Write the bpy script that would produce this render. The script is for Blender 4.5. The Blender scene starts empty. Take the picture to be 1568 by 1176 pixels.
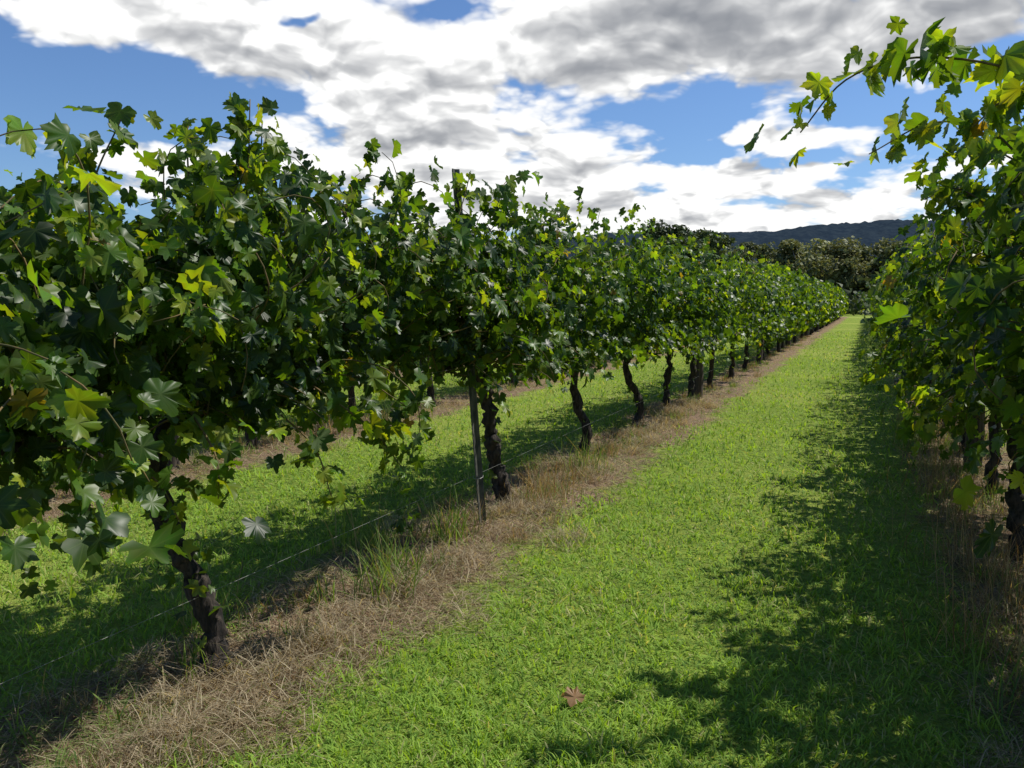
import bpy, math, random
import numpy as np
rng=np.random.default_rng(7); random.seed(7)
sc=bpy.context.scene
sc.view_settings.view_transform='Standard'; sc.view_settings.look='None'; sc.view_settings.exposure=0
def link(o): sc.collection.objects.link(o); return o
def nrm(a): return a/np.maximum(np.linalg.norm(a,axis=-1,keepdims=True),1e-9)

# ---------------------------------------------------------------- mesh builder
class MB:
    def __init__(s): s.v=[];s.t=[];s.m=[];s.c=[];s.l=[];s.n=0
    def add(s,v,t,m,c=None,l=None):
        v=np.asarray(v,float);t=np.asarray(t,int)
        s.v.append(v);s.t.append(t+s.n);s.m.append(np.full(len(t),m))
        if c is None: c=np.ones((len(v),3))*.5
        c=np.broadcast_to(np.asarray(c,float),(len(v),3))
        s.c.append(c); s.l.append(np.zeros((len(v),3)) if l is None else l); s.n+=len(v)
    def build(s,name,mats,smooth=True):
        v=np.concatenate(s.v);t=np.concatenate(s.t);m=np.concatenate(s.m);c=np.concatenate(s.c);l=np.concatenate(s.l)
        me=bpy.data.meshes.new(name)
        me.vertices.add(len(v));me.vertices.foreach_set('co',v.astype(np.float32).ravel())
        me.loops.add(len(t)*3);me.loops.foreach_set('vertex_index',t.astype(np.int32).ravel())
        me.polygons.add(len(t));me.polygons.foreach_set('loop_start',np.arange(0,len(t)*3,3,dtype=np.int32))
        for x in mats: me.materials.append(x)
        me.polygons.foreach_set('material_index',m.astype(np.int32))
        me.polygons.foreach_set('use_smooth',np.full(len(t),smooth))
        a=me.attributes.new('Col','FLOAT_COLOR','POINT')
        a.data.foreach_set('color',np.concatenate([c,np.ones((len(c),1))],1).astype(np.float32).ravel())
        a=me.attributes.new('lc','FLOAT_VECTOR','POINT')
        a.data.foreach_set('vector',l.astype(np.float32).ravel())
        me.update(calc_edges=True)
        return link(bpy.data.objects.new(name,me))

# ---------------------------------------------------------------- materials
def newmat(n):
    m=bpy.data.materials.new(n);m.use_nodes=True;nt=m.node_tree;nt.nodes.clear();return m,nt
def N(nt,t,**k):
    n=nt.nodes.new(t)
    for a,b in k.items(): setattr(n,a,b)
    return n
def M(nt,op,a,b=None,c=None,clamp=False):
    n=nt.nodes.new('ShaderNodeMath');n.operation=op;n.use_clamp=clamp
    for i,x in enumerate((a,b,c)):
        if x is None: continue
        if isinstance(x,(int,float)): n.inputs[i].default_value=x
        else: nt.links.new(x,n.inputs[i])
    return n.outputs[0]
def MIX(nt,f,a,b,bt='MIX'):
    n=nt.nodes.new('ShaderNodeMix');n.data_type='RGBA';n.blend_type=bt
    for i,x in ((0,f),(6,a),(7,b)):
        if isinstance(x,(int,float)): n.inputs[i].default_value=x
        elif isinstance(x,tuple): n.inputs[i].default_value=(*x,1)
        else: nt.links.new(x,n.inputs[i])
    return n.outputs[2]
def SS(nt,x,a,b):
    n=nt.nodes.new('ShaderNodeMapRange');n.interpolation_type='SMOOTHSTEP'
    nt.links.new(x,n.inputs[0]);n.inputs[1].default_value=a;n.inputs[2].default_value=b;return n.outputs[0]

def leaf_mat(name,veins=True,rough=.4,trans=.43,tint=(3.0,2.6,.4),spec=.36):
    m,nt=newmat(name);L=nt.links.new
    at=N(nt,'ShaderNodeAttribute',attribute_name='Col');col=at.outputs['Color']
    geo=N(nt,'ShaderNodeNewGeometry')
    if veins:
        lc=N(nt,'ShaderNodeAttribute',attribute_name='lc');sp=N(nt,'ShaderNodeSeparateXYZ');L(lc.outputs['Vector'],sp.inputs[0])
        ang=M(nt,'ARCTAN2',sp.outputs[0],sp.outputs[1]);r=M(nt,'SQRT',M(nt,'ADD',M(nt,'MULTIPLY',sp.outputs[0],sp.outputs[0]),M(nt,'MULTIPLY',sp.outputs[1],sp.outputs[1])))
        d=M(nt,'MULTIPLY',M(nt,'PINGPONG',ang,math.radians(26)),r)
        v=M(nt,'SUBTRACT',1,SS(nt,d,.004,.03))
        no=N(nt,'ShaderNodeTexNoise');no.inputs['Scale'].default_value=40
        no.inputs['Detail'].default_value=1
        col=MIX(nt,.35,col,no.outputs['Color'],'OVERLAY')
        col=MIX(nt,M(nt,'MULTIPLY',v,.25),col,(.12,.17,.04))
    under=MIX(nt,.25,col,(.10,.15,.06))
    base=MIX(nt,geo.outputs['Backfacing'],col,under)
    p=N(nt,'ShaderNodeBsdfPrincipled');L(base,p.inputs['Base Color'])
    p.inputs['Specular IOR Level'].default_value=spec
    rr=M(nt,'ADD',M(nt,'MULTIPLY',geo.outputs['Backfacing'],.3),rough);L(rr,p.inputs['Roughness'])
    t=N(nt,'ShaderNodeBsdfTranslucent');L(MIX(nt,1,col,tint,'MULTIPLY'),t.inputs[0])
    mx=N(nt,'ShaderNodeMixShader');mx.inputs[0].default_value=trans;L(p.outputs[0],mx.inputs[1]);L(t.outputs[0],mx.inputs[2])
    o=N(nt,'ShaderNodeOutputMaterial');L(mx.outputs[0],o.inputs[0]);return m
MAT_LEAF=leaf_mat('vine_leaf')
MAT_LEAF2=leaf_mat('vine_leaf_plain',False)
MAT_GRASS=leaf_mat('grass_blade',False,.45,.35,(1.7,1.55,.6),.35)
MAT_TREE=leaf_mat('eucalyptus_leaf',False,.6,.2,(1.5,1.4,.7),.2)

def bark(name,c1,c2,scale=30,stretch=.25,bump=.6):
    m,nt=newmat(name);L=nt.links.new
    tc=N(nt,'ShaderNodeTexCoord');mp=N(nt,'ShaderNodeMapping');mp.inputs['Scale'].default_value=(1,1,stretch);L(tc.outputs['Object'],mp.inputs[0])
    no=N(nt,'ShaderNodeTexNoise');no.inputs['Scale'].default_value=scale;no.inputs['Detail'].default_value=8;L(mp.outputs[0],no.inputs[0])
    f=SS(nt,no.outputs[0],.35,.68)
    p=N(nt,'ShaderNodeBsdfPrincipled');L(MIX(nt,f,c1,c2),p.inputs['Base Color']);p.inputs['Roughness'].default_value=.9
    b=N(nt,'ShaderNodeBump');b.inputs['Strength'].default_value=bump;b.inputs['Distance'].default_value=.02;L(no.outputs[0],b.inputs['Height']);L(b.outputs[0],p.inputs['Normal'])
    o=N(nt,'ShaderNodeOutputMaterial');L(p.outputs[0],o.inputs[0]);return m
MAT_BARK=bark('vine_bark',(.010,.008,.006),(.06,.045,.034),45,.22,1)
MAT_CANE=bark('vine_cane',(.09,.09,.03),(.2,.13,.05),20,.5,.2)
MAT_TBARK=bark('eucalyptus_bark',(.12,.1,.08),(.3,.27,.23),3,.3,.3)
MAT_WOOD=bark('weathered_wood',(.035,.027,.02),(.12,.095,.075),25,.08,.7)
MAT_STEEL=bark('weathered_steel',(.05,.053,.046),(.13,.125,.105),35,.3,.2)
m,nt=newmat('galvanised_wire');p=N(nt,'ShaderNodeBsdfPrincipled');p.inputs['Base Color'].default_value=(.3,.3,.28,1);p.inputs['Metallic'].default_value=.5;p.inputs['Roughness'].default_value=.5
o=N(nt,'ShaderNodeOutputMaterial');nt.links.new(p.outputs[0],o.inputs[0]);MAT_WIRE=m

ROWX0,SP=.9,3.5
def ground_mat():
    m,nt=newmat('vineyard_ground');L=nt.links.new
    tc=N(nt,'ShaderNodeTexCoord');sp=N(nt,'ShaderNodeSeparateXYZ');L(tc.outputs['Object'],sp.inputs[0])
    def noise(s,d=4,r=.6):
        n=N(nt,'ShaderNodeTexNoise');n.inputs['Scale'].default_value=s;n.inputs['Detail'].default_value=d;n.inputs['Roughness'].default_value=r;L(tc.outputs['Object'],n.inputs[0]);return n
    x=M(nt,'ADD',M(nt,'DIVIDE',M(nt,'SUBTRACT',sp.outputs[0],ROWX0+.12),SP),40)
    d=M(nt,'MULTIPLY',M(nt,'PINGPONG',x,.5),SP)
    n1=noise(1.3,4);n2=noise(14,5,.7);n3=noise(90,3,.7);n4=noise(.25,3)
    dd=M(nt,'ADD',M(nt,'ADD',d,M(nt,'MULTIPLY',M(nt,'SUBTRACT',n1.outputs[0],.5),.9)),M(nt,'MULTIPLY',M(nt,'SUBTRACT',n2.outputs[0],.5),.6))
    strip=M(nt,'SUBTRACT',1,SS(nt,dd,.38,.66))
    inrow=M(nt,'MULTIPLY',M(nt,'LESS_THAN',sp.outputs[1],88),M(nt,'LESS_THAN',M(nt,'ABSOLUTE',sp.outputs[0]),45))
    strip=M(nt,'MULTIPLY',strip,inrow)
    g=MIX(nt,SS(nt,n2.outputs[0],.3,.7),(.075,.14,.018),(.29,.40,.05))
    g=MIX(nt,M(nt,'MULTIPLY',SS(nt,n3.outputs[0],.45,.7),.6),g,(.37,.38,.10))
    g=MIX(nt,M(nt,'MULTIPLY',SS(nt,n4.outputs[0],.4,.65),.5),g,(.37,.41,.09))
    s=MIX(nt,SS(nt,n2.outputs[0],.32,.68),(.08,.045,.03),(.32,.21,.13))
    s=MIX(nt,SS(nt,n3.outputs[0],.45,.72),s,(.52,.41,.28))
    s=MIX(nt,M(nt,'MULTIPLY',SS(nt,n1.outputs[0],.5,.62),.5),s,(.22,.22,.06))
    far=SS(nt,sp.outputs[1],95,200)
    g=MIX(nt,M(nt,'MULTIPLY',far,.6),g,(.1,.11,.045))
    p=N(nt,'ShaderNodeBsdfPrincipled');L(MIX(nt,strip,g,s),p.inputs['Base Color']);p.inputs['Roughness'].default_value=.95;p.inputs['Specular IOR Level'].default_value=.1
    b=N(nt,'ShaderNodeBump');b.inputs['Strength'].default_value=.9;b.inputs['Distance'].default_value=.05
    L(M(nt,'ADD',n2.outputs[0],M(nt,'MULTIPLY',n3.outputs[0],.5)),b.inputs['Height']);L(b.outputs[0],p.inputs['Normal'])
    o=N(nt,'ShaderNodeOutputMaterial');L(p.outputs[0],o.inputs[0]);return m
me=bpy.data.meshes.new('ground');S=5000
me.from_pydata([(-S,-S,0),(S,-S,0),(S,S,0),(-S,S,0)],[],[(0,1,2,3)]);me.materials.append(ground_mat());link(bpy.data.objects.new('ground',me))

# ---------------------------------------------------------------- tubes and leaves
def tube(mb,pts,rad,mat,k=8,col=None,rough=0.):
    pts=np.asarray(pts,float);n=len(pts);rad=np.broadcast_to(rad,(n,))
    d=nrm(np.gradient(pts,axis=0));up=np.array([.3,.9,.2]) if abs(d[0][2])>.5 else np.array([0,0,1.])
    a=nrm(np.cross(d,up));b=np.cross(d,a);th=np.arange(k)/k*2*math.pi
    rr=rad[:,None]*(1+rough*rng.normal(size=(n,k)))
    v=pts[:,None,:]+rr[...,None]*(np.cos(th)[None,:,None]*a[:,None,:]+np.sin(th)[None,:,None]*b[:,None,:])
    v=v.reshape(-1,3);t=[]
    for i in range(n-1):
        for j in range(k):
            q=i*k+j;w=i*k+(j+1)%k;t+=[(q,w,w+k),(q,w+k,q+k)]
    for j in range(1,k-1): t.append(((n-1)*k,(n-1)*k+j,(n-1)*k+j+1));t.append((0,j+1,j))
    mb.add(v,t,mat,col)
def spline(P,n):
    P=np.asarray(P,float);m=len(P);out=[]
    Q=np.vstack([2*P[0]-P[1],P,2*P[-1]-P[-2]])
    for s in np.linspace(0,m-1-1e-6,n):
        i=int(s);t=s-i;p0,p1,p2,p3=Q[i:i+4]
        out.append(.5*((2*p1)+(-p0+p2)*t+(2*p0-5*p1+4*p2-p3)*t*t+(-p0+3*p1-3*p2+p3)*t**3))
    return np.array(out)
O0=[(0,1.0),(7,.87),(11,.90),(17,.76),(25,.60),(31,.72),(37,.74),(41,.85),(50,.93),(57,.80),(63,.80),(70,.68),(79,.56),(87,.66),(95,.69),(105,.79),(114,.68),(124,.69),(137,.60),(152,.56),(167,.42)]
O1=[(0,1.0),(12,.87),(25,.60),(38,.78),(50,.93),(64,.78),(79,.56),(104,.79),(125,.69),(150,.55)]
O2=[(0,1.0),(25,.66),(50,.92),(79,.62),(110,.75),(150,.5)]
def outline(O):
    a=[(-x,r) for x,r in O[::-1] if x>0]; full=[(x,r) for x,r in O]
    pts=a+full+[(180,.1)]
    A=np.radians([p[0] for p in pts]);R=np.array([p[1] for p in pts])
    return np.stack([R*np.sin(A),R*np.cos(A)],1)
LODS=[outline(O0),outline(O1),outline(O2),np.array([(-.8,-.1),(-.45,.75),(.1,1.),(.8,.5),(.7,-.4)])]
def leaves(mb,P,Nn,T,S,C,lod,mat=0):
    P=np.asarray(P);n=len(P)
    if n==0:return
    Nn=nrm(Nn);T=nrm(T-(T*Nn).sum(1,keepdims=True)*Nn);B=np.cross(T,Nn)
    o=LODS[lod];k=len(o)
    xy=np.vstack([[0,0],o]);x=xy[:,0][None]*(1+rng.normal(size=(n,1))*.13);y=np.repeat(xy[:,1][None],n,0)*(1+rng.normal(size=(n,1))*.11)
    if lod<2:
        j=1+rng.normal(size=(n,k+1))*.07;x=x*j;y=y*j
    r2=x*x+y*y
    z=-rng.uniform(-.05,.6,(n,1))*r2+rng.uniform(-.1,.6,(n,1))*np.abs(x)+rng.normal(size=(n,k+1))*.07*np.sqrt(r2)+.2*np.sin(x*5+rng.uniform(0,6,(n,1)))*r2
    S=np.asarray(S).reshape(n,1,1)
    v=P[:,None]+S*(x[...,None]*B[:,None]+y[...,None]*T[:,None]+z[...,None]*Nn[:,None])
    f=np.array([(0,i+1,(i+1)%k+1) for i in range(k)])[:,::-1]
    t=(np.arange(n)[:,None,None]*(k+1)+f[None]).reshape(-1,3)
    lc=np.zeros((n,k+1,3));lc[:,:,0]=xy[:,0];lc[:,:,1]=xy[:,1]
    mb.add(v.reshape(-1,3),t,mat,np.repeat(C,k+1,0),lc.reshape(-1,3))
def leafcol(n,young=None):
    h=rng.random(n);a=np.array([.022,.052,.009]);b=np.array([.075,.145,.017]);c=np.array([.25,.32,.03])
    y=(h**1.7 if young is None else np.clip(h**1.7*.74+young*.6,0,1))[:,None]
    col=np.where(y<.5,a+(b-a)*y*2,b+(c-b)*(y-.5)*2)
    col*=rng.uniform(.7,1.3,(n,1))
    k=rng.random(n)<.005
    col[k]=np.array([.2,.15,.03])
    return col
def put_leaves(mb,pos,x0,young,size,lod):
    pos=np.array(pos);n=len(pos)
    if n==0:return
    out=np.clip((pos[:,0]-x0)*2.2,-1,1)
    Nn=np.stack([out*.85+rng.normal(size=n)*.6,rng.normal(size=n)*.65,.5+rng.normal(size=n)*.5],1)
    T=np.stack([out*.5+rng.normal(size=n)*.5,rng.normal(size=n)*.6,-.85+rng.normal(size=n)*.4],1)
    leaves(mb,pos,Nn,T,size,leafcol(n,young),lod)

def H(y,side='L'):
    if side=='R': return float(np.interp(y,[0,4,6,90],[2.05,2.15,2.25,2.3]))+.1*math.sin(y*1.3)
    return float(np.interp(y,[0,2,4,5.5,9,13,30,80],[1.98,2.04,2.13,2.28,2.5,2.58,2.45,2.4]))+.07*math.sin(y*2.1)
def shoot_leaves(pts,x0,P,Y,Z,lat=.3,sz=.072,young=.0,jit=1.):
    n=len(pts)
    for i,p in enumerate(pts):
        f=i/n
        if f>.04:
            P.append(p+jit*rng.normal(size=3)*[.05,.05,.03]);Y.append(young+.5*max(0,f-.6)/.4);Z.append(sz*(1-.5*max(0,f-.7)/.3)*rng.uniform(.6,1.3))
        if rng.random()<lat:
            P.append(p+jit*rng.normal(size=3)*[.09,.09,.07]);Y.append(young);Z.append(sz*rng.uniform(.5,1))
def vine(x0,y0,lod,trunk=None,nsh=44,half=1.0,w=.45,side='L',extra=(),rad=.045,dens=.75,zlo=.72,droopf=.33,ey=.35,zc=1.12):
    mb=MB()
    if trunk is None:
        b=np.array([x0+rng.normal()*.05,y0,0]);l=rng.normal(size=2)*.06
        trunk=[b+[0,0,-.05],b+[l[0]*.3+rng.normal()*.02,l[1]*.5+rng.normal()*.03,.3],b+[l[0]*.8+rng.normal()*.03,l[1]+rng.normal()*.04,.65],b+[l[0],l[1]*1.3,1.05]]
    k=12 if lod==0 else 7
    nn=34 if lod==0 else 16
    tp=spline(trunk,nn);tp[1:-1]+=rng.normal(size=(nn-2,3))*[.010,.010,0]
    s=np.linspace(0,1,nn);rr=rad*(1.2-.4*s+.5*np.exp(-s*16)+.13*np.sin(s*21+rng.uniform(0,6))+.1*np.sin(s*47)+.35*np.exp(-((s-1)/.1)**2))
    tube(mb,tp,rr,1,k,rough=.16)
    top=tp[-1]
    for sg in(-1,1):
        e=np.array([x0+rng.normal()*.03,y0+sg*half,1.15+rng.normal()*.04])
        arm=spline([top-[0,0,.08],top+[0,sg*.15,.1],(top+e)/2+[0,0,.07],e],9);arm+=rng.normal(size=arm.shape)*.01
        tube(mb,arm,np.linspace(rad*.6,rad*.35,9),1,6,rough=.15)
    P=[];Y=[];Z=[]
    for q in range(nsh):
        y=y0+rng.uniform(-half,half)*1.05
        p=np.array([x0+rng.normal()*.06,y,zc+rng.uniform(-.1,.2)])
        sd=rng.choice([-1,1]);droop=rng.random()<droopf
        d=np.array([sd*rng.uniform(0,.8),rng.normal()*.3,1.]) if not droop else np.array([sd*1.,rng.normal()*.4,rng.uniform(-.2,.8)])
        g=rng.uniform(.0,.06) if not droop else rng.uniform(.08,.16)
        zt=H(y,side)+rng.uniform(-.4,.0)+(.32*rng.random() if rng.random()<.17 else 0)
        zm=rng.uniform(zlo,max(1.0,zlo+.12)) if rng.random()<.88 else rng.uniform(zlo-.2,zlo)
        n=rng.integers(14,25);pts=[]
        for i in range(n):
            pts.append(p.copy());d=d+rng.normal(size=3)*[.14,.14,.08]-[0,0,g]
            if abs(p[0]-x0)>w: d[0]-=np.sign(p[0]-x0)*.3
            if p[2]>zt: d[2]-=.4;d[0]+=sd*.15
            d=d/np.linalg.norm(d);p=p+d*.068
            if p[2]<zm: break
        shoot_leaves(pts,x0,P,Y,Z,dens)
        if lod==0 and len(pts)>3: tube(mb,pts,np.linspace(.005,.0022,len(pts)),2,4)
    for e in extra:
        pts=spline(e,max(4,int(sum(np.linalg.norm(np.diff(np.array(e),axis=0),axis=1))/.045)))
        shoot_leaves(pts,x0,P,Y,Z,.8,.076,ey,.75);tube(mb,pts,np.linspace(.006,.0025,len(pts)),2,5)
    put_leaves(mb,P,x0,np.array(Y),Z,lod)
    if rng.random()<.85:
        m=int(rng.integers(12,34));h=rng.uniform(0.15,.95,m)
        pos=np.stack([np.interp(h,tp[:,2],tp[:,0]),np.interp(h,tp[:,2],tp[:,1]),h],1)+rng.normal(size=(m,3))*[.05,.05,.02]
        put_leaves(mb,pos,x0,np.full(m,.1),rng.uniform(.03,.055,m),max(lod,1))
    return mb.build('grapevine',[MAT_LEAF if lod<2 else MAT_LEAF2,MAT_BARK,MAT_CANE])
LX=-2.6
A=np.array
vine(LX,.6,1,nsh=58,half=1.0,zlo=.95)
vine(LX,2.55,0,trunk=[A([-2.55,2.66,-.05]),A([-2.565,2.645,.3]),A([-2.66,2.56,.62]),A([-2.72,2.5,1.0])],half=.95,nsh=88,w=.48,rad=.046,zlo=1.0,droopf=.25,
  extra=[[(-2.6,2.95,1.7),(-2.58,3.0,2.1),(-2.6,3.06,2.5)],[(-2.62,3.0,1.8),(-2.6,3.1,2.1),(-2.57,3.1,2.4)],[(-2.63,2.9,1.8),(-2.63,2.98,2.15),(-2.62,3.02,2.42)],[(-2.6,2.7,1.7),(-2.55,2.62,2.1),(-2.62,2.7,2.33)],[(-2.6,2.1,1.6),(-2.6,2.2,2.0),(-2.55,2.3,2.26)],
  [(-2.5,2.9,1.2),(-2.3,3.05,.95),(-2.2,3.05,.72)],[(-2.4,3.2,1.2),(-2.15,3.3,1.0),(-2.0,3.35,.8)],[(-2.5,2.6,1.7),(-2.2,2.5,1.9),(-2.05,2.3,1.75)],[(-2.6,2.2,1.1),(-2.5,2.35,.9),(-2.45,2.4,.74)],
  [(-2.6,1.9,1.2),(-2.4,1.95,1.0),(-2.35,1.9,.85)],[(-2.5,2.5,1.2),(-2.3,2.45,1.0),(-2.25,2.4,.85)],[(-2.7,2.7,1.1),(-2.9,2.7,.9),(-2.9,2.7,.65)]])
vine(LX,4.35,0,half=.9,nsh=68,w=.42,rad=.001,zlo=1.13,droopf=.13,zc=1.22,trunk=[A([-2.6,4.35,1.0]),A([-2.6,4.35,1.03]),A([-2.6,4.35,1.06]),A([-2.6,4.35,1.1])],
  extra=[[(-2.6,4.9,1.9),(-2.58,5.1,2.2),(-2.55,5.2,2.46)],[(-2.6,4.2,1.9),(-2.58,4.2,2.1),(-2.5,4.25,2.28)]])
vine(LX,5.95,0,half=1.0,nsh=78,rad=.052,zlo=1.0,droopf=.24,trunk=[A([-2.6,5.92,-.05]),A([-2.67,5.87,.3]),A([-2.66,5.76,.65]),A([-2.7,5.70,1.05])])
vine(LX,8.1,1,half=1.1,nsh=80,rad=.048,zlo=.96,droopf=.26,trunk=[A([-2.75,8.3,-.05]),A([-2.72,8.32,.25]),A([-2.82,8.22,.6]),A([-2.8,8.12,1.05])])
vine(LX,10.1,1,half=1.0,nsh=72,rad=.048,zlo=.9,droopf=.3,trunk=[A([-2.7,10.2,-.05]),A([-2.65,10.28,.3]),A([-2.77,10.1,.65]),A([-2.75,10.0,1.05])])
for y in (11.9,13.3,15.4,17.4,19.5,21.5): vine(LX,y+rng.normal()*.1,1 if y<13 else 2,nsh=66,w=.5,zlo=.8-.02*(y-10))
RX=.95
vine(RX,1.9,1,half=1.0,nsh=84,w=.34,side='R',zlo=1.0)
vine(RX,3.8,0,half=1.0,nsh=105,w=.44,side='R',zlo=.95,ey=.6,extra=[[(.75,3.4,1.8),(.6,3.3,2.15),(.42,3.2,2.33),(.12,3.1,2.39),(-.1,3.04,2.33),(-.24,3.0,2.16)],
  [(.7,4.0,1.9),(.45,3.9,2.25),(.2,3.75,2.3),(-.03,3.6,2.17)],[(.6,4.3,1.9),(.35,4.3,2.1),(.2,4.2,2.05)],
  [(.8,3.6,2.0),(.6,3.5,2.25),(.42,3.4,2.3),(.3,3.35,2.2)],[(.8,4.4,1.9),(.6,4.4,2.2),(.4,4.4,2.3),(.25,4.4,2.25)],[(.7,3.9,1.5),(.45,3.9,1.6),(.35,3.9,1.4)]])
vine(RX,5.8,0,half=1.0,nsh=108,w=.58,side='R',zlo=.75,extra=[[(.6,5.2,1.2),(.35,5.2,1.05),(.25,5.2,.85)],[(.8,5.2,1.9),(.5,5.2,2.2),(.3,5.1,2.2)],[(.8,5.9,1.9),(.5,6,2.3),(.3,6,2.35)]])
vine(RX,7.8,1,half=1.0,nsh=100,w=.62,side='R',zlo=.7,extra=[[(.5,7.8,1.2),(.15,7.9,1.05),(-.02,8,.85)]])
for y in (9.8,11.8,13.8,15.8,17.8,19.8,21.8): vine(RX,y,1 if y<11 else 2,nsh=80,w=.64,side='R',zlo=.6)
R2=-6.1
for y in (3.2,5.1,7.0,9.0,11.0,13.0,15.1,17.1,19.0,21.1): vine(R2,y+rng.normal()*.1,1 if y<8 else 2,nsh=58,zlo=.85)

def far_row(x0,y1,y2,per_m,side='L',sz=.13,lod=3,w=.42,zb=.85):
    mb=MB();n=int((y2-y1)*per_m)
    y=rng.uniform(y1,y2,n);a=rng.uniform(0,2*math.pi,n);r=rng.uniform(.55,1,n)**.6
    hh=np.array([H(v,side) for v in y])+.2*np.sin(y*2.9)*np.sin(y*1.1+x0)+.1*np.sin(y*7.3)
    ww=w*(1+.25*np.sin(y*3.1+x0)+.15*np.sin(y*8))
    z0=zb+.12*np.sin(y*3.1)+.15*np.sin(y*5.7+x0)*np.sin(y*1.9)
    zc=(hh+z0)/2;zh=(hh-z0)/2
    x=x0+ww*np.cos(a)*r*1.1;z=zc+zh*np.sin(a)*r+np.where(rng.random(n)<.06,rng.uniform(0,.35,n),0)
    put_leaves(mb,np.stack([x,y,z],1),x0,rng.random(n)*.35,rng.uniform(.7,1.25,n)*sz,lod)
    for yy in np.arange(y1+.5,y2,2.0):
        b=A([x0+rng.normal()*.05,yy+rng.normal()*.15,-.05]);l=rng.normal(size=2)*.08
        tube(mb,spline([b,b+[l[0],l[1],.5],b+[0,l[1],1.15]],6),[.065,.05,.045,.04,.04,.05],1,6)
    mb.build('grapevine_row',[MAT_LEAF2,MAT_BARK])
far_row(LX,22.5,45,420,sz=.10,w=.5,zb=.5);far_row(LX,45,84,300,sz=.14,w=.5,zb=.4)
far_row(RX,22.8,45,420,'R',.10,w=.6,zb=.4);far_row(RX,45,84,300,'R',.14,w=.6,zb=.3)
far_row(R2,22,84,170,sz=.15)
far_row(-9.6,4,30,330,sz=.11);far_row(-9.6,30,84,130,sz=.17)
for x in(-13.1,-16.6,-20.1,-23.6,-27.1): far_row(x,4,84,130,sz=.17)
far_row(4.45,2,84,180,sz=.15);far_row(7.95,2,84,120,sz=.17)

# ---------------------------------------------------------------- posts and wires
def star_picket(x,y,h,lean):
    mb=MB();prof=[]
    for k in range(3):
        a=k*2*math.pi/3+.5
        for da,r in((-.09,.034),(.09,.034),(math.pi/3,.006)):
            prof.append((r*math.cos(a+da),r*math.sin(a+da)))
    v=[];t=[];k=len(prof);Zs=[-.3]+list(np.linspace(0,h,18))
    for z in Zs:
        for p in prof: v.append((x+p[0]+lean[0]*z/h,y+p[1]+lean[1]*z/h,z))
    for i in range(len(Zs)-1):
        for j in range(k):
            q=i*k+j;w=i*k+(j+1)%k;t+=[(q,w,w+k),(q,w+k,q+k)]
    c=(len(Zs)-1)*k
    v.append((x+lean[0],y+lean[1],h));m=len(v)-1
    for j in range(k): t.append((c+j,c+(j+1)%k,m))
    mb.add(v,t,0)
    for z in (.35,1.15,1.6,2.0):
        px=x+lean[0]*z/h;py=y+lean[1]*z/h
        th=np.linspace(0,2*math.pi,9);ring=np.stack([px+.037*np.cos(th),py+.037*np.sin(th),np.full(9,z)+.01*np.sin(th)],1)
        tube(mb,ring,.0025,1,5)
    return mb.build('steel_star_picket',[MAT_STEEL,MAT_WIRE],False)
star_picket(-2.50,5.26,2.50,(-.17,-.06))
star_picket(R2,8.2,1.9,(.03,0))
def wood_post(x,y,h):
    mb=MB();pts=[(x,y,-.2)]+[(x+.01*math.sin(i),y,z) for i,z in enumerate(np.linspace(0,h-.02,10))]+[(x,y,h)]
    tube(mb,pts,[.078]*11+[.066],0,16,rough=.015)
    tube(mb,spline([(x+.08*math.cos(t),y+.08*math.sin(t),1.15) for t in np.linspace(0,6.28,9)],20),.003,1,5)
    return mb.build('wooden_trellis_post',[MAT_WOOD,MAT_WIRE])
for x,ys in((LX,(13.9,22.2,30.5,39,47)),(RX,(8.9,17.2,25.5)),(R2,(5.9,14.2,22.5)),(-9.6,(9,17,25))):
    for y in ys: wood_post(x,y,2.0)
def wires(x,ze):
    mb=MB()
    for z in ze:
        pts=[(x+.035,y,z-.012*math.sin((y%8)/8*math.pi)) for y in np.arange(-2,85,1.0)]
        tube(mb,pts,.0009,0,5)
    mb.build('trellis_wire',[MAT_WIRE])
wires(LX,(.36,1.15));wires(RX,(.36,1.15,1.6));wires(R2,(.36,1.15,1.6))

# ---------------------------------------------------------------- grass
def rowdist(x):
    q=(x-ROWX0-.12)/SP;return np.abs(q-np.round(q))*SP
def wob(x,y): return .13*np.sin(y*1.7+x)+.1*np.sin(y*4.3+1)+.07*np.sin(y*9.1+x*5)+.05*np.sin(x*17+y*13)
def blades(mb,x,y,L,w,lean,col,curve=.6,z0=None):
    n=len(x);th=rng.uniform(0,2*math.pi,n);d=np.stack([np.cos(th),np.sin(th)],1);s=np.stack([-d[:,1],d[:,0]],1)
    ph=rng.uniform(-.9,.9,n);s=s*np.cos(ph)[:,None]+d*np.sin(ph)[:,None]
    z0=np.zeros(n) if z0 is None else z0
    v=np.zeros((n,7,3))
    fr=[0,.4,.75,1];wd=[.8,1,.65,0]
    px=np.zeros(n);pz=z0.copy()-.003
    ang=lean.copy();k=0;prev=0
    for i,f in enumerate(fr):
        if i>0:
            st=(f-prev)*L;px=px+st*np.sin(ang);pz=pz+st*np.cos(ang);ang=np.clip(ang+curve*rng.uniform(.2,1,n),0,1.9)
        prev=f
        c=np.stack([x+d[:,0]*px,y+d[:,1]*px,np.maximum(pz,.002)],1)
        if i<3:
            off=np.concatenate([s*(w*wd[i]*.5)[:,None],np.zeros((n,1))],1)
            v[:,k]=c-off;v[:,k+1]=c+off;k+=2
        else: v[:,k]=c
    f=np.array([(0,1,3),(0,3,2),(2,3,5),(2,5,4),(4,5,6)])
    t=(np.arange(n)[:,None,None]*7+f[None]).reshape(-1,3)
    mb.add(v.reshape(-1,3),t,0,np.repeat(col,7,0))
G=rng.random((512,512))
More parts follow.
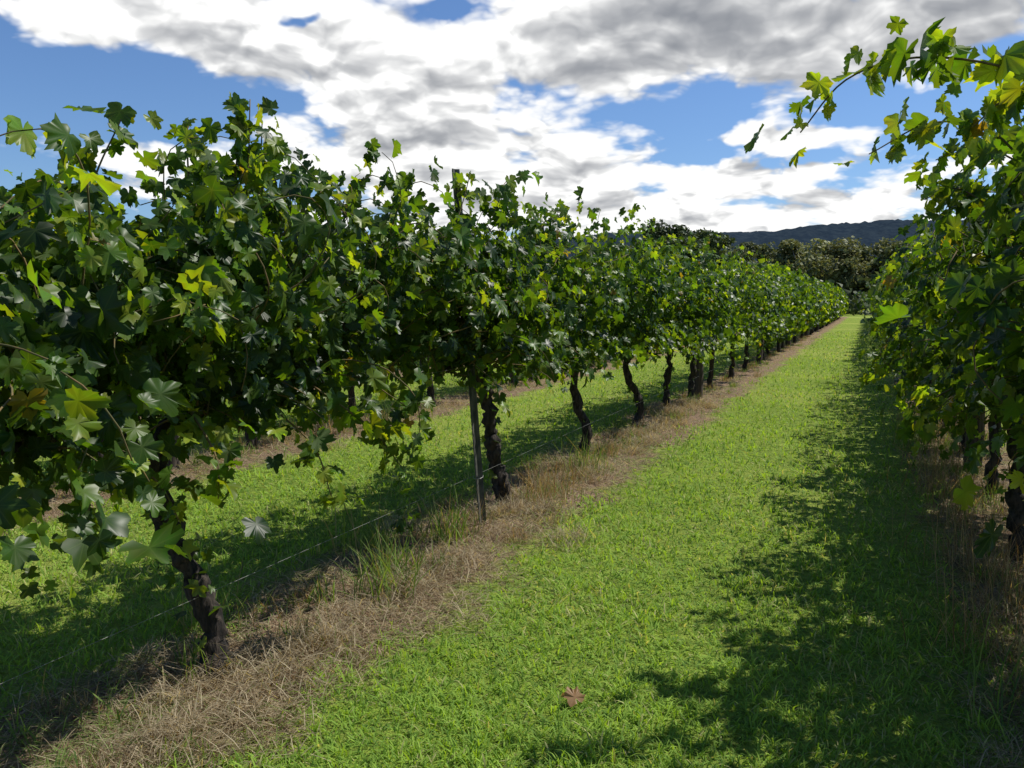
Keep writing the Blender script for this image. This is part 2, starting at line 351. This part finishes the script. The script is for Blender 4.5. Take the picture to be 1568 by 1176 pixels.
def vn(x,y,s):
    u=x*s+100;v=y*s+100;i=np.floor(u).astype(int);j=np.floor(v).astype(int);fu=u-i;fv=v-j;fu=fu*fu*(3-2*fu);fv=fv*fv*(3-2*fv)
    g=lambda a,b:G[a%512,b%512]
    return (g(i,j)*(1-fu)+g(i+1,j)*fu)*(1-fv)+(g(i,j+1)*(1-fu)+g(i+1,j+1)*fu)*fv
Ng=300000
r=np.exp(rng.uniform(math.log(1.5),math.log(45),Ng));az=np.radians(rng.uniform(-70,20,Ng))
gx=r*np.sin(az);gy=r*np.cos(az);rd=rowdist(gx)+wob(gx,gy)+rng.normal(size=Ng)*.10
isg=rd>.54
gr=r[isg];n=len(gr);x=gx[isg];y=gy[isg]
sc_=np.maximum(1,(gr/3.2))**.62
c1=vn(x,y,9.);c2=vn(x,y,2.2);c3=vn(x,y,.7)
L=rng.uniform(.025,.07,n)*(.6+.9*c1)*(.8+.4*c2)*sc_**.25;w=rng.uniform(.0035,.0075,n)*sc_
h=np.clip(rng.random(n)*.75+c1*.45-.05,0,1)[:,None];col=A([.075,.19,.016])*(1-h)+A([.39,.58,.065])*h
yel=(rng.random(n)<.05+.25*np.clip(c2*c3*1.6-.25,0,1));col[yel]=A([.52,.50,.21])*rng.uniform(.6,1.2,(yel.sum(),1))
mb=MB();blades(mb,x,y,L,w,rng.uniform(.1,1.2,n),col,.7)
mb.build('lawn_grass',[MAT_GRASS])
mb=MB();x=gx[~isg];y=gy[~isg];rr=r[~isg];n=len(x);s_=np.maximum(1,rr/3.2)**.6
h=rng.random((n,1))**1.3;col=A([.13,.075,.045])*(1-h)+A([.66,.54,.38])*h
g=rng.random(n)<.12+.35*(vn(x,y,1.5)>.62);col[g]=A([.17,.26,.05])
blades(mb,x,y,rng.uniform(.04,.14,n),rng.uniform(.0018,.0045,n)*s_,rng.uniform(1.0,1.6,n),col,.2,z0=rng.uniform(0,.03,n))
def tuft(cx,cy,n,spread,Lm,green,stiff=.35):
    x=cx+rng.normal(size=n)*spread;y=cy+rng.normal(size=n)*spread
    h=rng.random((n,1))
    c=(A([.07,.15,.025])*(1-h)+A([.25,.36,.06])*h) if green else (A([.17,.09,.05])*(1-h)+A([.48,.34,.2])*h)
    if green: k=rng.random(n)<.15;c[k]=A([.35,.28,.13])
    else: k=rng.random(n)<.22;c[k]=A([.15,.2,.05])
    blades(mb,x,y,rng.uniform(.4,1.1,n)*Lm,rng.uniform(.003,.008,n) if green else rng.uniform(.002,.0045,n),rng.uniform(0,.8,n),c,stiff)
def clump(cx,cy,R,n):
    a=rng.uniform(0,6.28,n);q=np.sqrt(rng.random(n))*R;x=cx+q*np.cos(a);y=cy+q*np.sin(a)*1.4
    z=.12*(1-(q/R)**2)*rng.random(n)*(R/.2)
    h=rng.random((n,1))**1.2;c=A([.13,.075,.045])*(1-h)+A([.66,.55,.40])*h
    blades(mb,x,y,rng.uniform(.05,.17,n),rng.uniform(.0018,.004,n),rng.uniform(.6,1.5,n),c,.5,z0=z)
for i in range(50): clump(LX+.2+rng.normal()*.22,rng.uniform(1.3,13),rng.uniform(.09,.22),320)
for cx,cy in((-2.15,2.6),(-2.2,2.95),(-2.35,2.75),(-2.25,3.3),(-2.15,2.2),(-2.3,3.9),(-2.2,4.3)): clump(cx,cy,.2,380)
for i in range(22): clump(RX-.1+rng.normal()*.22,rng.uniform(2.5,12),rng.uniform(.12,.24),300)
for i in range(20): clump(R2+.1+rng.normal()*.25,rng.uniform(4,16),rng.uniform(.15,.28),260)
for rowx,y1,y2,cnt in((LX+.05,1.2,14,115),(LX,14,40,110),(RX,2,14,110),(RX,14,40,70),(R2,4,30,100),(-9.6,6,30,50)):
    for i in range(cnt):
        cy=rng.uniform(y1,y2);cx=rowx+rng.normal()*.22
        tuft(cx,cy,int(rng.integers(20,70)),rng.uniform(.03,.08),rng.uniform(.07,.2),rng.random()<.45)
for cx,cy,n,s,Lm,g in((-2.38,3.75,110,.09,.36,True),(-2.45,4.05,90,.09,.38,True),(-2.5,4.75,100,.1,.42,True),(-2.5,5.0,80,.1,.35,False),(-2.3,5.9,140,.12,.34,False),(-2.4,6.3,120,.12,.38,False),
  (-2.35,6.8,120,.12,.36,False),(-2.45,7.5,100,.12,.35,True),(-2.4,8.2,110,.12,.3,False),(-2.9,3.0,90,.1,.3,True),(-2.95,4.4,90,.1,.4,True),
  (.55,4.2,160,.14,.38,False),(.75,4.7,160,.14,.5,False),(.6,5.6,160,.14,.42,False),(.65,6.6,160,.15,.5,False),(.55,7.6,160,.15,.45,False),(.7,3.6,150,.14,.38,True),(.6,8.8,150,.15,.4,False),(.5,10,150,.15,.4,True),(.55,11.2,150,.15,.4,False),(-6.0,7.5,180,.2,.4,False),(-5.9,8.2,180,.18,.42,False),(-5.9,9.8,150,.2,.4,True)):
    tuft(cx,cy,n,s,Lm,g,.28)
mb.build('dry_grass_and_weeds',[MAT_GRASS])
m=MB();leaves(m,A([[-1.01,2.97,.045]]),A([[.2,-.5,.8]]),A([[-.6,.5,.1]]),[.055],A([[.33,.19,.09]]),0);m.build('fallen_leaf',[MAT_GRASS])

# ---------------------------------------------------------------- distant trees and hills
def eucalypt(x,y,h,wd,col):
    mb=MB();b=A([x,y,-.1]);top=b+[rng.normal()*.6,rng.normal()*.6,h*.62]
    tp=spline([b,b*.6+top*.4+[rng.normal()*.4,0,0],top],10);tube(mb,tp,np.linspace(.035*h,.012*h,10),1,8,rough=.05)
    k=int(rng.integers(15,21));S=[];P=[]
    for i in range(k):
        f=rng.uniform(.3,1);s0=tp[int(f*9)]
        a=rng.uniform(0,6.28);q=rng.uniform(.3,1)*wd*(1.15-.5*f)
        e=s0+[math.cos(a)*q,math.sin(a)*q,rng.uniform(.08,.4)*h*(.5+.5*f)]
        e[2]=min(e[2],h*.93)
        tube(mb,spline([s0,(s0+e)/2+[0,0,-.03*h],e],6),np.linspace(.010*h,.003*h,6),1,5)
        n=int(rng.integers(180,340));R=rng.uniform(.10,.19)*h
        o=nrm(rng.normal(size=(n,3)))*rng.random((n,1))**.45*[R*1.2,R*1.2,R*.7]
        P.append(e+o);S.append(np.full(n,1.)*rng.uniform(.75,1.25))
    P=np.concatenate(P);S=np.concatenate(S);n=len(P)
    c=A(col)*rng.uniform(.6,1.5,(n,1))*S[:,None]
    leaves(mb,P,rng.normal(size=(n,3))*.7+[0,0,.9],rng.normal(size=(n,3))+[0,0,-.3],rng.uniform(.18,.34,n),c,3)
    return mb.build('eucalyptus_tree',[MAT_TREE,MAT_TBARK])
G1=(.06,.085,.035);G2=(.19,.20,.085);G3=(.12,.14,.06)
for x,y,h,w,c in((-24,105,12.5,3,G1),(-21,102,12,3,G1),(-18.5,108,11,3.2,G1),(-16,116,10,3.4,G3),(-13,122,10.5,4,G3),(-9.5,118,10.5,4.5,G2),(-6,114,11,4.8,G2),(-3,120,10,4.4,G3),(-.5,112,8,3.8,G2),(2.2,116,9.5,4.2,G2),(5.5,112,10,3.8,G3),(9,118,10,4,G2),(13,112,10,4,G3),
   (-28,110,11,4,G3),(-33,116,11,4,G1),(-39,108,9,4,G2),(-46,118,12,4,G3),(-54,112,10,4,G1),(18,115,11,4,G2),(24,118,10,4,G1)):
    eucalypt(x,y,h,w,c)
mb=MB();n=28000
x=rng.uniform(-130,70,n);t=rng.random(n);y=95+50*t+rng.normal(size=n)*4
hh=2.4+4.6*t+1.3*np.sin(x*.35)+1.2*np.sin(x*.9+y*.3)+.7*np.sin(x*2.1+y)
z=np.abs(hh)*rng.random(n)**.6
c=A([.07,.09,.04])*rng.uniform(.5,1.7,(n,1))*(1+.5*np.sin(x*.5+y*.2))[:,None]
leaves(mb,np.stack([x,y,z],1),rng.normal(size=(n,3))*.8+[0,-.3,.8],rng.normal(size=(n,3)),rng.uniform(.3,.6,n),c,3)
mb.build('distant_bush',[MAT_TREE])

nx,ny=700,40;X=np.linspace(-3800,2600,nx);Yv=np.linspace(0,1,ny)
prof=157+12*np.sin(X*.0016+1)+6*np.sin(X*.0047)+4*np.sin(X*.013+2)+2*np.sin(X*.041)
xx,tt=np.meshgrid(X,Yv);zz=prof[None]*np.sin(np.clip(tt*1.15,0,1)*math.pi/2)**1.2*(1+.05*np.sin(xx*.011+tt*9)*(1-tt))-2
zz+=rng.normal(size=zz.shape)*1.8*(tt>.05)
v=np.stack([xx,1350+tt*750+60*np.sin(xx*.004),zz],-1).reshape(-1,3)
i,j=np.meshgrid(np.arange(ny-1),np.arange(nx-1),indexing='ij');q=(i*nx+j).ravel()
t=np.concatenate([np.stack([q,q+1,q+nx+1],1),np.stack([q,q+nx+1,q+nx],1)])
m,nt=newmat('forested_hill_hazed');tc=N(nt,'ShaderNodeTexCoord')
n1=N(nt,'ShaderNodeTexNoise');n1.inputs['Scale'].default_value=.06;n1.inputs['Detail'].default_value=6;n1.inputs['Roughness'].default_value=.75;nt.links.new(tc.outputs['Object'],n1.inputs[0])
p=N(nt,'ShaderNodeBsdfPrincipled');p.inputs['Roughness'].default_value=1;p.inputs['Specular IOR Level'].default_value=0
nt.links.new(MIX(nt,SS(nt,n1.outputs[0],.4,.62),(.018,.029,.043),(.030,.044,.056)),p.inputs['Base Color'])  # bluish base: distance haze painted into the forest colour
o=N(nt,'ShaderNodeOutputMaterial');nt.links.new(p.outputs[0],o.inputs[0])
mb=MB();mb.add(v,t,0);mb.build('forested_hills',[m])

# ---------------------------------------------------------------- sun and sky
sv=A([.5,.5,1.05]);sv=sv/np.linalg.norm(sv)
el=math.asin(sv[2]);azs=math.atan2(sv[0],sv[1])
from mathutils import Vector
sl=bpy.data.lights.new('sun','SUN');sl.energy=5;sl.angle=math.radians(.53);sl.color=(1,.955,.88)
so=link(bpy.data.objects.new('sun',sl));so.rotation_euler=Vector(-sv).to_track_quat('-Z','Y').to_euler();so.location=(20,20,40)
w=bpy.data.worlds.new('World');sc.world=w;w.use_nodes=True;nt=w.node_tree;nt.nodes.clear();L=nt.links.new
w.cycles.sampling_method='MANUAL';w.cycles.sample_map_resolution=256
sky=N(nt,'ShaderNodeTexSky');sky.sky_type='NISHITA';sky.sun_disc=False;sky.sun_elevation=el;sky.sun_rotation=azs;sky.air_density=1.0;sky.dust_density=.4;sky.ozone_density=2
tc=N(nt,'ShaderNodeTexCoord');sp=N(nt,'ShaderNodeSeparateXYZ');L(tc.outputs['Generated'],sp.inputs[0])
dx,dy,dz=sp.outputs
AZ0=M(nt,'MULTIPLY',M(nt,'ARCTAN2',dx,dy),57.2958);EL0=M(nt,'MULTIPLY',M(nt,'ARCSINE',dz),57.2958)
wn=N(nt,'ShaderNodeTexNoise');wn.inputs['Scale'].default_value=9;wn.inputs['Detail'].default_value=4;L(tc.outputs['Generated'],wn.inputs[0])
ws=N(nt,'ShaderNodeSeparateColor');L(wn.outputs['Color'],ws.inputs[0])
wx=M(nt,'SUBTRACT',ws.outputs[0],.5);wy=M(nt,'SUBTRACT',ws.outputs[1],.5)
AZ=M(nt,'MULTIPLY_ADD',wx,11,AZ0);EL=M(nt,'MULTIPLY_ADD',wy,5,EL0)
blobs=[(-52,12.0,8,2.2,-.95),(-35.8,17.6,1.6,.5,-.85),(-28.9,18.4,1.3,.45,-.7),(-11,10.9,4.0,1.2,-1.15),(-1,11.3,4,1.4,-.6),(-8.5,8.6,4.5,.8,-.9),(-41,6.4,2.2,1.2,-.4),(-60,9,6,3.0,-.4),
 (-45,16.4,12,2.6,.9),(-29.5,12,9.5,5.5,1.0),(-20,16,8,3.2,.85),(-4,16.7,13,3.4,1.2),(-20,6.8,14,2.8,.9),(-8,5.3,10,1.6,.85),(-4.6,10.3,4.5,.9,1.0),(-47,9.0,5,1.3,1.1),(-4,7.8,3.5,.7,.9),(-25,23,40,4,.4)]
def blobsum(off):
    tot=None
    for a,e,sa,se,wt in blobs:
        qa=M(nt,'MULTIPLY_ADD',AZ,1/sa,-a/sa);qe=M(nt,'MULTIPLY_ADD',EL,1/se,(off-e)/se)
        s=M(nt,'MULTIPLY_ADD',qa,qa,M(nt,'MULTIPLY',qe,qe))
        g=M(nt,'POWER',math.exp(-1),s)
        tot=M(nt,'MULTIPLY',g,wt) if tot is None else M(nt,'MULTIPLY_ADD',g,wt,tot)
    return M(nt,'SUBTRACT',tot,M(nt,'MULTIPLY',SS(nt,EL0,24,45),.45))
def base(off,d):
    den=M(nt,'ADD',M(nt,'MAXIMUM',M(nt,'ADD',dz,off),0),.2)
    cb=N(nt,'ShaderNodeCombineXYZ');L(M(nt,'DIVIDE',dx,den),cb.inputs[0]);L(M(nt,'DIVIDE',dy,den),cb.inputs[1])
    n=N(nt,'ShaderNodeTexNoise');n.noise_dimensions='2D';n.inputs['Scale'].default_value=2.0;n.inputs['Detail'].default_value=d;n.inputs['Roughness'].default_value=.5;L(cb.outputs[0],n.inputs[0])
    return M(nt,'MULTIPLY',M(nt,'SUBTRACT',n.outputs[0],.5),2.6)
def puff(off,d):
    den=M(nt,'ADD',M(nt,'MAXIMUM',M(nt,'ADD',dz,off),0),.26)
    cb=N(nt,'ShaderNodeCombineXYZ')
    L(M(nt,'DIVIDE',M(nt,'MULTIPLY_ADD',wx,.10,dx),den),cb.inputs[0]);L(M(nt,'DIVIDE',M(nt,'MULTIPLY_ADD',wy,.10,dy),den),cb.inputs[1])
    v=N(nt,'ShaderNodeTexVoronoi');v.voronoi_dimensions='2D';v.feature='F1';v.inputs['Scale'].default_value=4.5
    v.inputs['Detail'].default_value=d;v.inputs['Roughness'].default_value=.55;v.inputs['Lacunarity'].default_value=2.1
    L(cb.outputs[0],v.inputs['Vector'])
    return M(nt,'MULTIPLY',M(nt,'SUBTRACT',.45,v.outputs['Distance']),1.1)
B0=base(0.,5);P0=puff(0.,3);T0=blobsum(0.)
P1=puff(.018,2);B1=base(.03,2);T1=blobsum(1.8)
D=M(nt,'ADD',M(nt,'ADD',B0,M(nt,'MULTIPLY',P0,.6)),M(nt,'ADD',T0,.0))
D1=M(nt,'ADD',M(nt,'ADD',B1,M(nt,'MULTIPLY',P1,.3)),T1)
alpha=M(nt,'MULTIPLY',SS(nt,D,-.08,.36),SS(nt,dz,.0,.02))
relief=M(nt,'SUBTRACT',P1,P0)
tau=M(nt,'ADD',M(nt,'MULTIPLY',M(nt,'MAXIMUM',M(nt,'ADD',D1,-.15),0),.8),M(nt,'MULTIPLY',relief,1.4))
topg=M(nt,'MULTIPLY',SS(nt,EL,13,17.5),SS(nt,AZ,-24,-8))
tau=M(nt,'ADD',tau,M(nt,'MULTIPLY',topg,1.2))
lit=M(nt,'POWER',math.exp(-1),M(nt,'MULTIPLY',M(nt,'MAXIMUM',M(nt,'SUBTRACT',tau,.45),0.),1.0))
cc=MIX(nt,lit,(1.7,1.9,2.3),(10.6,10.6,10.5))
skyc=MIX(nt,1,sky.outputs[0],(.72,.92,1.2),'MULTIPLY')
colr=MIX(nt,alpha,skyc,cc)
bg=N(nt,'ShaderNodeBackground');bg.inputs['Strength'].default_value=.1;L(colr,bg.inputs[0])
o=N(nt,'ShaderNodeOutputWorld');L(bg.outputs[0],o.inputs[0])

# ---------------------------------------------------------------- camera
cam=bpy.data.cameras.new('camera');cam.sensor_width=36;cam.lens=1270/1568*36;cam.clip_start=.05;cam.clip_end=20000
co=link(bpy.data.objects.new('camera',cam));co.location=(0,0,1.6);co.rotation_euler=(math.radians(90-5.75),0,math.radians(23.3))
sc.camera=co
